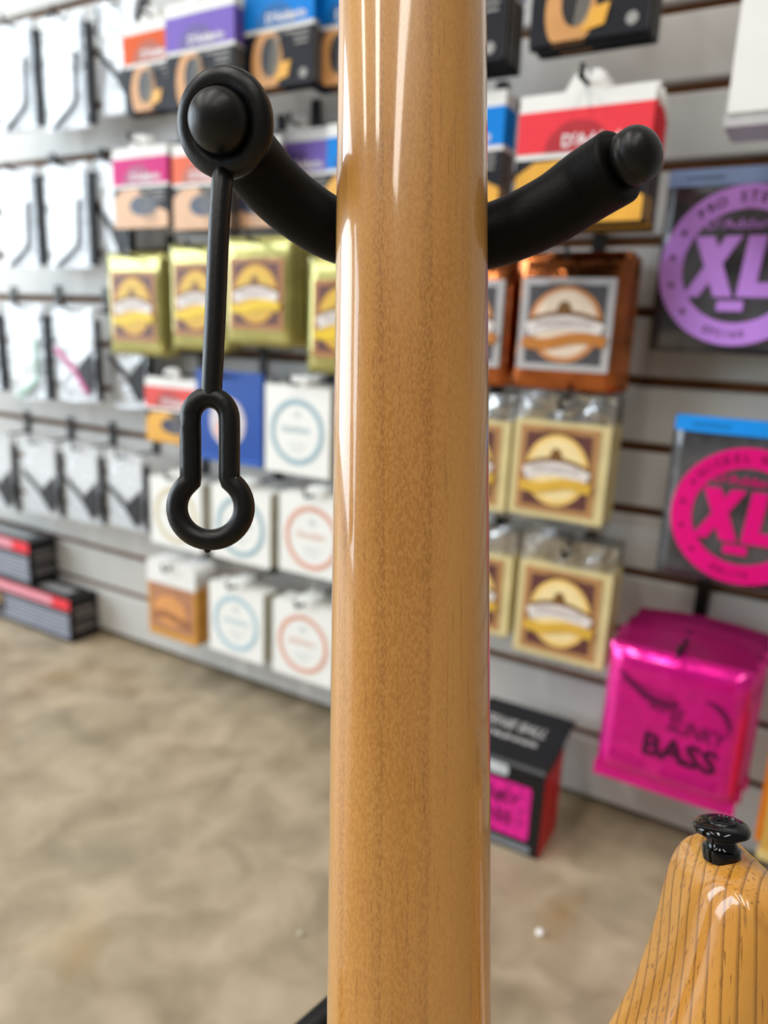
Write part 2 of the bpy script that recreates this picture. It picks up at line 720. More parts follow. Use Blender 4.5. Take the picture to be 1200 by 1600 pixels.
from mathutils.geometry import tessellate_polygon
for ring_i, flip in ((0, True), (len(prof) - 1, False)):
    loop = [Vector((vs[ring_i * n + k][0], vs[ring_i * n + k][2], 0)) for k in range(n)]
    for tri in tessellate_polygon([loop]):
        tri = [ring_i * n + k for k in tri]
        pa, pb_, pc = (Vector(vs[k]) for k in tri)
        nrm_y = (pb_ - pa).cross(pc - pa).y
        if (nrm_y > 0) == flip:
            tri.reverse()
        fs.append(tuple(tri))
bd.add(vs, fs)
body = build('body', bd, ash, guitar, smooth=True)
body['label'] = 'honey ash body horn with dark grain lines'
smooth_by_angle(body, 50)

# strap button on the horn tip
black_chrome = M('black_chrome', (22, 22, 24), .13, metal=.85, coat=.6, var=.05)
bt = MB().lathe(gl(.1092, -.1110, .238), (0, 0, 1),
                [(-.001, .0058), (.0015, .0060), (.0028, .0058), (.0034, .0050), (.0052, .0044), (.0066, .0048), (.0072, .0076),
                 (.0080, .0086), (.0092, .0087), (.0102, .0080), (.0108, .0068), (.0111, .0050), (.0106, .0047), (.0104, .0012)], 40)
sbtn = build('strap_button', bt, black_chrome, guitar, smooth=True)
smooth_by_angle(sbtn, 40)
sbtn['label'] = 'shiny black metal strap button'
sc_ = MB().lathe(gl(.1092, -.1110, .238), (0, 0, 1), [(.0100, .0044), (.0112, .0041), (.0116, .0025), (.0117, .0008)], 28)
scr = build('screw_head', sc_, M('screw_steel', (60, 60, 62), .3, metal=1.), sbtn, smooth=True)
cr_ = MB()
for ang in (20, 110):
    c, s = math.cos(R(ang)), math.sin(R(ang))
    o = Vector(gl(.1092, -.1110, .238))
    ax, ay = Vector((c, s, 0)), Vector((-s, c, 0))
    base = [o + ax * i * .0022 + ay * j * .0005 + Vector((0, 0, z)) for z in (.0112, .01195) for i, j in ((-1, -1), (1, -1), (1, 1), (-1, 1))]
    cr_.add(base, [(3, 2, 1, 0), (4, 5, 6, 7), (0, 1, 5, 4), (1, 2, 6, 5), (2, 3, 7, 6), (3, 0, 4, 7)])
build('cross_recess', cr_, M('recess_black', (6, 6, 6), .7), sbtn)

# ------------------------------------------------------------------ guitar stand
rubber = M('black_rubber', (12, 12, 13), .38, var=.12, scale=120, bump=.05, bscale=500, spec=.32)
foam = M('black_foam', (10, 9, 9), .5, var=.15, scale=150, bump=.08, bscale=700, spec=.13)
steel = M('black_powder_coat', (18, 18, 19), .4, var=.1)
yc = G(.0136, .0975, .266)
pole_base = Vector((yc.x - .012, yc.y + .024, 0))
stand = thing('guitar_stand', 'black tubular guitar stand with padded yoke arms holding the neck', 'stand', loc=pole_base)


def arm(pts, end_axis, end_r=.0108):
    path = [G(*p) for p in pts]
    ax = (gr * end_axis[0] + gu * end_axis[1] + gf * end_axis[2]).normalized()
    path = catmull(path, 9)
    return path, ax


Lp, Lax = arm([(.0136, .0975, .2655), (-.003, .0976, .2645), (-.0185, .1008, .2625), (-.0344, .1094, .256), (-.0462, .1190, .244), (-.0492, .1190, .2275)], (.02, -.30, -.95))
Rp, Rax = arm([(.0136, .0975, .2655), (.0279, .0974, .2650), (.0432, .1004, .2635), (.0592, .1067, .2595), (.0695, .1126, .2555), (.0775, .1150, .246)], (.62, .16, -.76))
for path, ax in ((Lp, Lax), (Rp, Rax)):
    n = len(path)
    re_ = .0124 if ax is Rax else .0111
    rad = [.0104 + (re_ - .0104) * min(1, i / (n * .8)) for i in range(n)]
    mb = MB().tube(path, rad, 28)
    # rounded lip
    e = path[-1]
    tdir = (path[-1] - path[-3]).normalized()
    mb.lathe(e - tdir * .0002, tdir, [(0, re_), (.0012, re_ - .0001), (.0020, re_ - .0008), (.0023, re_ - .0022)], 28)
    a = build('yoke_arm', mb, foam, stand, smooth=True, world=True)
    smooth_by_angle(a, 50)
    prof = [(-.002, .0064), (.0020, .0064), (.0023, .0082), (.0030, .0090), (.0062, .0092), (.0066, .0088), (.0069, .0088)]
    for k in range(0, 11):
        t = math.pi / 2 * k / 10
        prof.append((.0072 + .0076 * math.sin(t), .0001 + .0092 * math.cos(t)))
    cp = build('end_cap', MB().lathe(e + tdir * .0008, (ax + tdir) if ax is Rax else ax, prof, 32), rubber, a, smooth=True, world=False)
    inv = stand.matrix_basis.inverted()
    for v in cp.data.vertices:
        v.co = inv @ v.co
    smooth_by_angle(cp, 50)

# pole, collar, legs, cradle
pole = MB().tube([pole_base + Vector((0, 0, .12)), pole_base + Vector((0, 0, .62)), yc + Vector((0, .006, -.004)), yc], .0085, 16)
build('pole', pole, steel, stand, smooth=True, world=True)
col = MB().lathe(pole_base + Vector((0, 0, .272)), (0, 0, 1), [(0, .012), (.004, .016), (.03, .016), (.034, .012)], 20)
build('collar', col, rubber, stand, smooth=False, world=True)
hub = pole_base + Vector((0, 0, .288))
for ang in (222, 345, 118):
    foot = pole_base + Vector((math.cos(R(ang)) * .30, math.sin(R(ang)) * .30, .012))
    lg = build('leg', MB().tube([hub, foot], .0075, 12), steel, stand, smooth=True, world=True)
    ft = MB().lathe(foot - Vector((0, 0, .012)), (0, 0, 1), [(0, .012), (.006, .0125), (.016, .009), (.02, .004)], 16)
    cpf = build('rubber_foot', ft, rubber, lg, smooth=True)
    inv = stand.matrix_basis.inverted()
    for v in cpf.data.vertices:
        v.co = inv @ v.co
for s in (-1, 1):
    p = [pole_base + Vector((0, 0, .16)), G(.0083 + s * .05, -.50, .262), G(.0083 + s * .075, -.517, .255), G(.0083 + s * .075, -.517, .225), G(.0083 + s * .075, -.49, .203)]
    build('cradle_arm', MB().tube(catmull(p, 6), .007, 12), foam, stand, smooth=True, world=True)

# rubber safety strap hanging from the left yoke end
st_c = G(-.0487, .1184, .2245)
strap = thing('rubber_strap', 'black rubber safety strap with keyhole loop dangling from the yoke end', 'strap', loc=st_c)
SP = .2245 / 1150          # metres per measured step at the strap's distance


def S(px, py, dd=0.):
    return G((px - 600) * SP, (800 - py) * SP, .2245 + dd)


nrm_ = (gr * -.28 + gu * -.26 + gf * -.92).normalized()
ra = (gu - nrm_ * gu.dot(nrm_)).normalized()
rb = nrm_.cross(ra)
rad_ring = .0121
cpos = st_c + gr * .0002
ringp = [cpos + (ra * math.cos(2 * math.pi * k / 64) + rb * math.sin(2 * math.pi * k / 64)) * rad_ring for k in range(64)]
ro_ = build('eyelet_ring', MB().tube(ringp, .0038, 20, closed=True), rubber, strap, smooth=True, world=True)
stem = [S(346.5, 252, .0040), S(346, 266, .0030), S(345, 290, .0012), S(341, 380), S(336, 500), S(331, 600), S(330, 618)]
stem = catmull(stem, 8)
build('stem', MB().tube(stem, [.0034] * 6 + [.0032] * (len(stem) - 6), 18), rubber, strap, smooth=True, world=True)
kp = []
cxk = 328.5
for k in range(0, 17):                       # top arc, left to right
    a = math.pi - math.pi * k / 16
    kp.append((cxk - .8 + 30.5 * math.cos(a), 654 - 33 * math.sin(a)))
for y in (670, 690, 710, 730, 746):
    kp.append((cxk + 30.2 - .5 * (y - 654) / 100, y))
a0 = math.atan2(-(752 - 793), 30)
for k in range(0, 41):                       # lower ring, clockwise from right shoulder
    a = a0 - (2 * math.pi - 2 * (math.pi / 2 - a0)) * k / 40
    kp.append((cxk + .6 + 52.5 * math.cos(a), 793 - 50.5 * math.sin(a)))
for y in (746, 730, 710, 690, 670):
    kp.append((cxk - 31 + .5 * (y - 654) / 100, y))
build('keyhole_loop', MB().tube([S(*p) for p in kp], .00325, 18, closed=True), rubber, strap, smooth=True, world=True)
build('mould_nub', MB().lathe(S(324, 855), -gu, [(0, .0011), (.0012, .0010), (.0017, .0005)], 10), rubber, strap, smooth=True, world=True)

# ------------------------------------------------------------------ goods on the slat wall
white_card = M('white_card', (232, 232, 230), .5, var=.02)
black_hook = M('black_hook', (16, 16, 17), .45)
navy = M('pack_navy', (26, 27, 35), .5, spec=.2, var=.3, scale=22)
tan_g = M('print_tan', (206, 150, 92), .4, var=.12)
amber = M('print_amber', (226, 168, 66), .4, var=.1)
peach = M('print_peach', (214, 170, 132), .4, var=.1)
hole = M('print_slate', (56, 62, 84), .4, var=.2)
strings = M('print_string', (176, 170, 158), .4)
pale_ink = M('print_pale', (226, 222, 224), .45, var=.04)
grey_ink = M('print_grey', (150, 148, 146), .45)


def hook(cx, z, d, what, plate=.04):
    t = thing('display_hook', 'peg hook carrying ' + what, 'hook', loc=(cx, D, z), group='peg hooks on the slat wall')
    build('hook_plate', MB().rrect(-.007, .007, -.004, plate, .002, -.004, .001), black_hook, t)
    L_ = d + .018
    path = [(0, -.002, 0), (0, -L_ + .012, -.001), (0, -L_ + .003, .001), (0, -L_, .010)]
    build('rod', MB().tube(catmull(path, 4), .0023, 8), black_hook, t, smooth=True)
    return t


ORD = ('second', 'third', 'fourth', 'fifth', 'sixth', 'seventh', 'eighth', 'ninth', 'tenth')


def stack(front, n, step, label, group, jitter=.0022):
    for k in range(1, n + 1):
        c = copy_tree(front)
        c.location = front.location + Vector((random.uniform(-1, 1) * jitter, step * k, random.uniform(-1, 1) * jitter))
        c['label'] = ORD[k - 1] + ' pack back from the ' + label
        c['group'] = group


def acoustic_pack(cx, z0, d, w, h, band_rgb, bname, pic, label, tab=True):
    t = thing('string_pack', label, 'string pack', loc=(cx, D - d, z0), group='boxed acoustic string packs')
    hw, th = w / 2, .0042
    hb = .035 * h / .12          # header
    bb = .038 * h / .12
    zt = h
    zb1 = h - .0155 * h / .12
    zb0 = zb1 - bb
    zs = zb0 - .005
    build('sleeve', MB().rrect(-hw, hw, 0, zs, .0015, 0, th), navy, t)
    build('side_edge', MB().box(hw - .0006, hw + .0003, .0012, .0034, .002, zs - .002), M('page_edge', (150, 146, 142), .6), t)
    hd_ = MB().rrect(-hw, hw, zs - .0005, zt, .0015, .0002, th * .6)
    if tab:
        hd_.prism([(-.020, zt - .001), (.020, zt - .001), (.012, zt + .013), (.0045, zt + .017), (.0015, zt + .008), (-.0015, zt + .008), (-.0045, zt + .017), (-.012, zt + .013)], .0005, th * .5)
    build('hang_header', hd_, white_card, t)
    bm = M('band_' + bname, band_rgb, .55, var=.03, spec=.2)
    bo = build('colour_band', MB().box(-hw - .0001, hw + .0001, -.0004, th * .9, zb0, zb1), bm, t)
    dk = M('band_arc_' + bname, tuple(int(v * .78) for v in band_rgb), .4)
    build('band_arc', MB().disc(-.004, zb0, .030, .026, -.0007, -.0003, 24, 0, 180), dk, bo)
    lt = MB()
    add_text(lt, "D'Addario", .012, zb0 + .0085, -.0009, .0145, bold=.0004, width=.060)
    build('lettering', lt, pale_ink, bo)
    if pic == 'dark':
        g = MB().disc(-.017, zs * .46, .024, zs * .62, -.0006, 0, 28)
        g2 = [(x, max(.001, min(zs - .0005, z))) for x, y, z in [(v[0], v[1], v[2]) for v in g.v[:28]]]
        build('guitar_print', MB().prism(g2, -.0006, .0002), tan_g, t)
        build('sound_hole_print', MB().disc(-.012, zs * .55, .014, zs * .36, -.0009, -.0003, 24), M('print_dark', (34, 32, 34), .4), t)
        build('bridge_print', MB().prism([(-.006, .006), (.016, .010), (.020, zs * .45), (.002, zs * .40)], -.0012, -.0003), amber, t)
        sm = MB()
        for k in range(5):
            sm.band([(-.006 + .0026 * k, zs * .95), (-.012 + .0028 * k, zs * .2)], .0004, -.0014, -.0010)
        build('string_print', sm, strings, t)
    else:
        build('guitar_print', MB().prism([(-hw + .001, .001), (hw - .001, .001), (hw - .001, zs * .38), (hw * .4, zs * .62), (-hw * .1, zs * .98), (-hw * .7, zs * .95), (-hw + .001, zs * .75)], -.0006, .0002),
              peach if pic == 'peach' else amber, t)
        build('sound_hole_print', MB().disc(hw * .12, zs * .56, hw * .52, zs * .25, -.0009, -.0003, 28), hole, t)
        sm = MB()
        for k in range(5):
            sm.band([(-.004 + .005 * k, zs * .95), (.010 + .006 * k, zs * .12)], .0004, -.0014, -.0010)
        build('string_print', sm, strings, t)
    fine = MB()
    for k, (a, b) in enumerate(((.2, .88), (.45, .88), (.5, .86))):
        fine.box(hw * a, hw * b, -.0010, -.0004, zs - .006 - .0062 * k, zs - .0035 - .0062 * k)
    build('fine_print', fine, grey_ink, t)
    if pic == 'dark':
        build('size_badge', MB().disc(hw * .74, zs * .18, .0055, .0055, -.001, -.0003, 16), grey_ink, t)
    return t


GA = 'boxed acoustic string packs'
PUR, ORA, BLU, MAG, SAL, RED = (122, 100, 188), (214, 88, 22), (0, 128, 218), (204, 40, 124), (226, 108, 78), (232, 60, 72)
ac = [
    # cx, z0, d, w, h, colour, name, picture, label, how many behind
    (-.868, .887, .085, .110, .113, ORA, 'orange', 'dark', 'orange-banded string pack with dark guitar photo, top row', 2),
    (-.744, .872, .120, .117, .121, PUR, 'purple', 'dark', 'purple-banded string pack with dark guitar photo, top row', 4),
    (-.634, .886, .100, .106, .121, BLU, 'blue', 'dark', 'bright blue-banded string pack, top row above the yoke arm', 3),
    (-.545, .885, .080, .106, .119, BLU, 'blue', 'dark', 'blue-banded string pack half hidden behind the neck top, top row', 2),
    (-.377, .865, .140, .111, .120, BLU, 'blue', 'dark', 'dark string pack just right of the neck, top edge of photo', 6),
    (-.240, .871, .140, .111, .120, ORA, 'orange', 'dark', 'dark string pack with golden guitar print above the red pack', 5),
    (-.893, .731, .090, .112, .110, MAG, 'magenta', 'peach', 'magenta-banded string pack with pale guitar print, second row', 2),
    (-.775, .726, .090, .104, .111, SAL, 'salmon', 'peach', 'salmon-banded string pack behind the hanging rubber strap', 2),
    (-.706, .729, .070, .104, .111, SAL, 'salmon', 'peach', 'salmon-banded string pack mostly hidden by the left yoke arm', 1),
    (-.647, .735, .042, .112, .118, PUR, 'purple', 'peach', 'purple-banded string pack above the left yoke arm, second row', 1),
    (-.537, .731, .066, .090, .116, BLU, 'blue', 'amber', 'blue-banded string pack peeking out left of the neck, second row', 1),
    (-.379, .728, .120, .112, .116, BLU, 'blue', 'amber', 'blue-banded string pack peeking out right of the neck, second row', 4),
    (-.222, .704, .180, .122, .112, RED, 'red', 'amber', 'big red-banded string pack behind the right yoke arm', 8),
    (-.8635, .415, .070, .112, .100, (222, 88, 84), 'coral', 'amber', 'coral-banded string pack beside the royal blue box', 1),
]
for cx, z0, d, w, h, rgb, nm, pic, label, nb in ac:
    t = acoustic_pack(cx, z0, d, w, h, rgb, nm, pic, label)
    what = label.replace(',', '')
    hook(cx, z0 + h + .006, d, 'the ' + what)
    stack(t, nb, .0072, what.replace(' string pack', ' pack'), GA)


# --- foil packs with an oval emblem
def emblem_pack(cx, z0, d, w, h, style, label, lab_w=.62, n_sil=0):
    t = thing('string_pack', label, 'string pack', loc=(cx, D - d, z0), group='foil string packs with oval emblem')
    if style == 'olive':
        bodym = M('foil_olive', (178, 172, 104), .26, metal=.6, coat=.3, var=.12, bump=.5, bscale=40)
        frm = M('label_tan', (168, 112, 62), .42)
        inner = M('label_maroon', (92, 46, 34), .42, var=.12)
        oval = M('emblem_yellow', (214, 174, 52), .4)
        rib = M('ribbon_yellow', (226, 190, 0), .4)
        low = M('emblem_gold', (214, 160, 44), .4)
    elif style == 'cream':
        bodym = M('foil_cream', (218, 202, 150), .36, metal=.15, coat=.3, var=.06, bump=.2, bscale=40)
        frm = M('label_tan2', (176, 130, 84), .42)
        inner = M('label_plum', (98, 58, 54), .42, var=.12)
        oval = M('emblem_cream', (238, 216, 160), .4)
        rib = M('ribbon_gold', (216, 172, 68), .4)
        low = M('emblem_cream_low', (236, 196, 112), .4)
    else:
        bodym = M('foil_copper', (190, 112, 66), .16, metal=1., var=.25, scale=30, bump=1., bscale=34)
        frm = M('label_silver', (206, 204, 206), .25, metal=.4)
        inner = M('label_charcoal', (78, 76, 80), .35)
        oval = M('emblem_ivory', (232, 212, 190), .4)
        rib = M('ribbon_copper', (190, 122, 54), .4)
        low = M('emblem_copper', (206, 140, 88), .4)
    hw = w / 2
    top = .024 if style != 'cream' else .004
    bot = .018 if style != 'cream' else .004
    b = MB()
    if style == 'cream':
        b.rrect(-hw, hw, 0, h, .002, 0, .0085)
    else:
        b.v, b.f = MB().pillow(w, h, .011, 12, 14, .14, .0004, seed=int(abs(cx) * 1000)).v, []
        pl = MB().pillow(w, h, .011, 12, 14, .14, .0004, seed=int(abs(cx) * 1000))
        b = MB()
        b.add([(x, y + .0062, z) for x, y, z in pl.v], pl.f)
    bo = build('foil_pouch', b, bodym, t, smooth=style != 'cream')
    x0, x1, zz0, zz1 = -hw + w * .10, hw - w * .10, bot + h * .02, h - top - h * .02
    if style == 'cream':
        x0, x1, zz0, zz1 = -hw + w * .07, hw - w * .10, h * .06, h * .95
    if style == 'copper':
        x0, x1 = -hw + w * .06, hw - w * .06
    lab = build('paper_label', MB().rrect(x0, x1, zz0, zz1, .001, -.0008, .0010), frm, t)
    mx_, mz = (x1 - x0) * .085, (zz1 - zz0) * .075
    build('label_field', MB().box(x0 + mx_, x1 - mx_, -.0012, -.0004, zz0 + mz, zz1 - mz), inner, lab)
    cxl, czl = (x0 + x1) / 2, (zz0 + zz1) / 2
    rx, rz = (x1 - x0) * .40, (zz1 - zz0) * .41
    build('oval_emblem', MB().disc(cxl, czl, rx, rz, -.0016, -.0008, 40), low, lab)
    build('oval_centre', MB().disc(cxl, czl + rz * .02, rx * .86, rz * .88, -.0019, -.0010, 40), oval, lab)
    # little house silhouette on a dark hill line
    dkb = M('emblem_brown', (120, 82, 40) if style != 'copper' else (140, 72, 44), .45)
    hill = [(cxl + rx * .98 * u, czl + rz * (.30 - .22 * u * u)) for u in [k / 8 - 1 for k in range(17)]]
    build('hill_print', MB().band(hill, rz * .075, -.0022, -.0014), dkb, lab)
    build('house_print', MB().prism([(cxl - rx * .26, czl + rz * .30), (cxl + rx * .20, czl + rz * .30), (cxl + rx * .10, czl + rz * .56), (cxl - rx * .04, czl + rz * .64), (cxl - rx * .18, czl + rz * .56)], -.0023, -.0014), dkb, lab)
    arc = [(cxl + rx * 1.0 * u, czl + rz * (.06 - .22 * u * u)) for u in [k / 8 - 1 for k in range(17)]]
    nb_ = build('name_band', MB().band(arc, rz * .19, -.0026, -.0016), M('emblem_white', (222, 214, 210), .4), lab)
    lt = MB()
    add_text(lt, 'EARTHWOOD', cxl, czl + rz * .03, -.0030, rz * .30, width=rx * 1.5)
    build('lettering', lt, M('emblem_grey', (176, 166, 160), .4), nb_)
    lt = MB()
    add_text(lt, 'ERNIE BALL', cxl, zz1 - mz * .9, -.0020, rz * .16, width=rx * 1.0)
    build('lettering', lt, dkb, lab)
    wave = [(cxl + rx * 1.12 * u, czl - rz * (.43 + .10 * math.sin(u * 3.0 + .2) * -1)) for u in [k / 10 - 1 for k in range(21)]]
    build('ribbon', MB().band(wave, rz * .15, -.0031, -.0020), rib, lab)
    return t, hw


clear_film = sleeve_material('clear_film', (.93, .94, .95), .14, .12)


def clear_header(t, w, h, hh, back=.004, foot=True):
    """clear hanging flap above (and seal below) a pack"""
    b = MB().prism([(-w / 2, h - .004), (w / 2, h - .004), (w / 2, h + hh), (.006, h + hh), (.004, h + hh - .008), (-.004, h + hh - .008), (-.006, h + hh), (-w / 2, h + hh)], back, back + .0008)
    if foot:
        build('clear_seal', MB().box(-w / 2, w / 2, back, back + .0008, -.008, .003), clear_film, t)
    return build('clear_flap', b, sleeve_material('clear_flap_film', (.95, .95, .95), .34, .2) if 'clear_flap_film' not in MATS else MATS['clear_flap_film'], t)


GE = 'foil string packs with oval emblem'
em = [
    (-.927, .548, .080, .121, .152, 'olive', 'olive-gold foil string pack, leftmost of the third row', 2),
    (-.795, .561, .080, .113, .149, 'olive', 'olive-gold foil string pack behind the rubber strap stem', 2),
    (-.668, .574, .100, .115, .140, 'olive', 'olive-gold foil string pack between rubber strap and neck', 6),
    (-.530, .544, .100, .110, .143, 'olive', 'olive-gold foil string pack half hidden behind the neck', 3),
    (-.368, .545, .100, .116, .142, 'copper', 'copper foil string pack peeking out right of the neck', 3),
    (-.246, .546, .100, .114, .143, 'copper', 'shiny copper foil string pack below the right yoke arm', 5),
    (-.359, .397, .080, .110, .107, 'cream', 'cream string pack peeking out right of the neck, fourth row', 3),
    (-.241, .401, .090, .109, .110, 'cream', 'cream string pack with plum label, left of the pink XL pack', 4),
    (-.338, .245, .090, .108, .100, 'cream', 'cream string pack peeking out right of the neck, lowest row', 3),
    (-.218, .238, .100, .107, .112, 'cream', 'cream string pack under a clear flap, above the black box', 4),
]
for cx, z0, d, w, h, style, label, nb in em:
    t, hw = emblem_pack(cx, z0, d, w, h, style, label)
    ht = h
    if style == 'cream':
        clear_header(t, w, h, .030)
        ht = h + .022
    what = label.replace(',', '')
    hook(cx, z0 + ht - .006, d, 'the ' + label.replace(',', ''))
    stack(t, nb, .0135 if style != 'cream' else .0105, label.replace(',', '').replace(' string pack', ' pack'), GE, .0015)


# --- white boxes with a coloured ring
def ring_box(cx, z0, d, w, h, ring_rgb, rname, label, nb):
    t = thing('string_box', label, 'string box', loc=(cx, D - d, z0), group='white ring-print string boxes')
    hw = w / 2
    cardm = M('box_white', (236, 237, 234), .45, var=.02)
    bx = MB().rrect(-hw, hw, 0, h, .0015, 0, .008)
    bx.prism([(-.014, h - .001), (.014, h - .001), (.012, h + .012), (.005, h + .015), (.002, h + .007), (-.002, h + .007), (-.005, h + .015), (-.012, h + .012)], .002, .003)
    build('carton', bx, cardm, t)
    rm = M('ring_' + rname, ring_rgb, .45, var=.06)
    r1 = min(hw, h / 2) * .82
    rg = build('ring_print', MB().ring(0, h * .485, r1 * .84, r1, -.0005, .0003), rm, t)
    wl = MB()
    x = -r1 * .55
    rnd = random.Random(int(abs(cx * 1000)))
    while x < r1 * .5:                       # unreadable word: short upright strokes
        ww = rnd.uniform(.0012, .003)
        wl.box(x, x + ww, -.0005, .0002, h * .485 - .001, h * .485 + rnd.uniform(.0055, .0085))
        x += ww + .0016
    pale = tuple(int(v + (240 - v) * .45) for v in ring_rgb)
    build('word_print', wl, M('word_' + rname, pale, .45), t)
    fl_ = MB()
    for k in range(3):
        fl_.box(-r1 * (.38 - .08 * k), r1 * (.38 - .08 * k), -.0004, .0002, h * .36 - .006 * k, h * .36 - .006 * k + .0018)
    fl_.disc(0, h * .69, .007, .005, -.0004, .0002, 16)
    build('fine_print', fl_, M('print_mist', (206, 212, 212), .45), t)
    build('box_side_print', MB().box(hw - .0002, hw + .0002, .0012, .0072, .002, h - .002), M('box_kraft', (166, 154, 116), .5), t)
    return t


TEAL, CORAL, TANR = (146, 176, 188), (218, 164, 142), (208, 194, 158)
rb_ = [
    (-.613, .401, .080, .111, .122, TEAL, 'teal', 'white string box with teal ring beside the royal blue box', 3),
    (-.8605, .246, .070, .113, .112, TANR, 'tan', 'white string box with tan ring seen through the strap keyhole', 2),
    (-.707, .257, .090, .112, .112, TEAL, 'teal', 'white string box with teal ring partly behind the strap keyhole', 3),
    (-.5775, .262, .090, .112, .113, CORAL, 'coral', 'upper white string box with coral ring left of the neck', 3),
    (-.717, .102, .090, .108, .112, (166, 196, 208), 'sky', 'white string box with pale blue ring, lowest row by the floor', 3),
    (-.590, .100, .090, .109, .114, CORAL, 'coral', 'lowest white string box with coral ring left of the neck', 3),
]
for cx, z0, d, w, h, rgb, nm, label, nb in rb_:
    t = ring_box(cx, z0, d, w, h, rgb, nm, label, nb)
    hook(cx, z0 + h + .004, d, 'the ' + label.replace(',', ''), .05)
    stack(t, nb, .0098, label.replace(',', '').replace(' string box', ' box'), 'white ring-print string boxes', .0012)

# --- royal blue box with a pale round picture
t = thing('string_box', 'royal blue string box with pale round print behind the keyhole loop', 'string box', loc=(-.737, D - .08, .402))
build('carton', MB().rrect(-.0625, .0625, 0, .133, .0015, 0, .010), M('box_blue', (18, 72, 160), .4, var=.05), t)
dk = build('round_print', MB().disc(-.002, .060, .034, .036, -.0006, .0002, 40), M('round_pale', (206, 200, 206), .45, var=.1, scale=60), t)
build('round_blush', MB().disc(-.004, .046, .022, .016, -.0009, -.0003, 28), M('round_blush', (222, 176, 166), .45, var=.15, scale=80), dk)
build('round_mark', MB().disc(.004, .078, .008, .007, -.0009, -.0003, 20), M('round_mark', (176, 130, 128), .45), dk)
build('rim_line', MB().box(-.0625, .0625, -.0004, .0002, .004, .007), M('box_blue2', (60, 108, 196), .4), t)
hook(-.737, .402 + .127, .08, 'the royal blue string box')

# --- brown pack under a clear flap, lowest row
t = thing('string_pack', 'amber-brown string pack under a clear flap, lowest row beside black boxes', 'string pack', loc=(-.853, D - .09, .096), group='amber-brown string packs')
build('foil_pouch', MB().rrect(-.054, .054, 0, .098, .002, 0, .0085), M('foil_amber', (206, 146, 60), .35, metal=.15, coat=.3, var=.08), t)
lb = build('paper_label', MB().rrect(-.047, .047, .014, .092, .001, -.0006, .0004), M('label_sienna', (176, 124, 92), .42, var=.14, scale=55), t)
build('oval_emblem', MB().disc(-.004, .048, .036, .026, -.0010, -.0003, 32), M('emblem_sienna', (216, 152, 92), .42, var=.15, scale=70), lb)
build('ribbon', MB().band([(-.040, .036), (-.015, .042), (.012, .036), (.040, .030)], .006, -.0014, -.0007), M('ribbon_sienna', (158, 104, 66), .42), lb)
build('hang_header', MB().prism([(-.054, .092), (.054, .092), (.054, .126), (.048, .131), (.006, .131), (.004, .122), (-.004, .122), (-.006, .131), (-.048, .131), (-.054, .126)], -.0010, .0006), white_card, t)
hook(-.853, .096 + .122, .09, 'the amber-brown pack in the lowest row')
stack(t, 4, .0105, 'amber-brown pack of the lowest row', 'amber-brown string packs', .001)


# --- large XL bass packs
def xl_pack(cx, z0, d, w, h, rgb, head_rgb, name, arc, code, cz, r, label):
    t = thing('bass_string_pack', label, 'string pack', loc=(cx, D - d, z0))
    film = M('smoke_film', (88, 88, 92), .18, metal=.35, coat=.6, var=.75, scale=17, bump=.8, bscale=20)  # wide grey variation paints the crinkle reflections into the film colour
    hw = w / 2
    pl = MB().pillow(w, h, .010, 14, 14, .06, .0005, seed=len(label))
    b = MB().add([(x, y + .0058, z) for x, y, z in pl.v], pl.f)
    build('film_pouch', b, film, t, smooth=True)
    hb = build('header_band', MB().rrect(-hw + .001, hw - .001, h - .016, h, .003, -.0002, .0060), M('header_' + name, head_rgb, .3, coat=.4, var=.06), t)
    hl = MB()
    for k in range(9):
        hl.box(-hw + .018 + .004 * k, -hw + .0208 + .004 * k, -.0005, 0, h - .0105, h - .0065)
    build('header_print', hl, M('header_ink_' + name, tuple(int(v * .72) for v in head_rgb), .4), hb)
    ink = M('ink_' + name, rgb, .38, var=.03)
    rg = build('ring_print', MB().ring(0, cz, r * .71, r, -.0014, .0008, 72), ink, t)
    drk = M('ring_ink_' + name, tuple(int(v * .30) for v in rgb) if name == 'lilac' else tuple(int(v * .5) for v in rgb), .4)
    lt = MB()
    arc_text(lt, arc, 0, cz, -.0017, r * .85, math.pi / 2 + .02, r * .17, .150)
    arc_text(lt, code, 0, cz, -.0017, r * .86, -math.pi / 2 - .12, r * .13, .105, inward=True)
    for a in (150, 172, 196, 222, 30, 8, -16, -42):
        lt.disc(r * .855 * math.cos(R(a)), cz + r * .855 * math.sin(R(a)), r * .035, r * .035, -.0017, -.0013, 10)
    build('ring_lettering', lt, drk, rg)
    # bold slanted XL
    k = r * .75 / .0575

    def P(pts):
        return [((x + (z - .5) * .10) * r * .62 * 1.0, cz + (z - .5) * r * .76) for x, z in pts]
    xl = MB()
    X1 = [(-1.02, 0), (-.70, 0), (-.08, 1), (-.40, 1)]
    X2 = [(-.40, 0), (-.03, 0), (-.62, 1), (-1.00, 1)]
    sc = 1.0
    xl.prism(P(X1), -.0016, .0006)
    xl.prism(P(X2), -.00165, .0006)
    build('letter', xl, ink, t)
    build('letter', MB().prism(P([(.04, 0), (.98, 0), (.98, .24), (.38, .24), (.38, 1), (.04, 1)]), -.0016, .0006), ink, t)
    lt = MB()
    add_text(lt, "D'Addario", -.002, cz + r * .52, -.0017, r * .17, bold=.0003, width=r * .90)
    build('lettering', lt, M('ink_soft_' + name, tuple(int(v * .9) for v in rgb), .4), t)
    build('gauge_badge', MB().rrect(-r * .22, r * .10, cz - r * .56, cz - r * .43, .001, -.0016, .0004), ink, t)
    return t


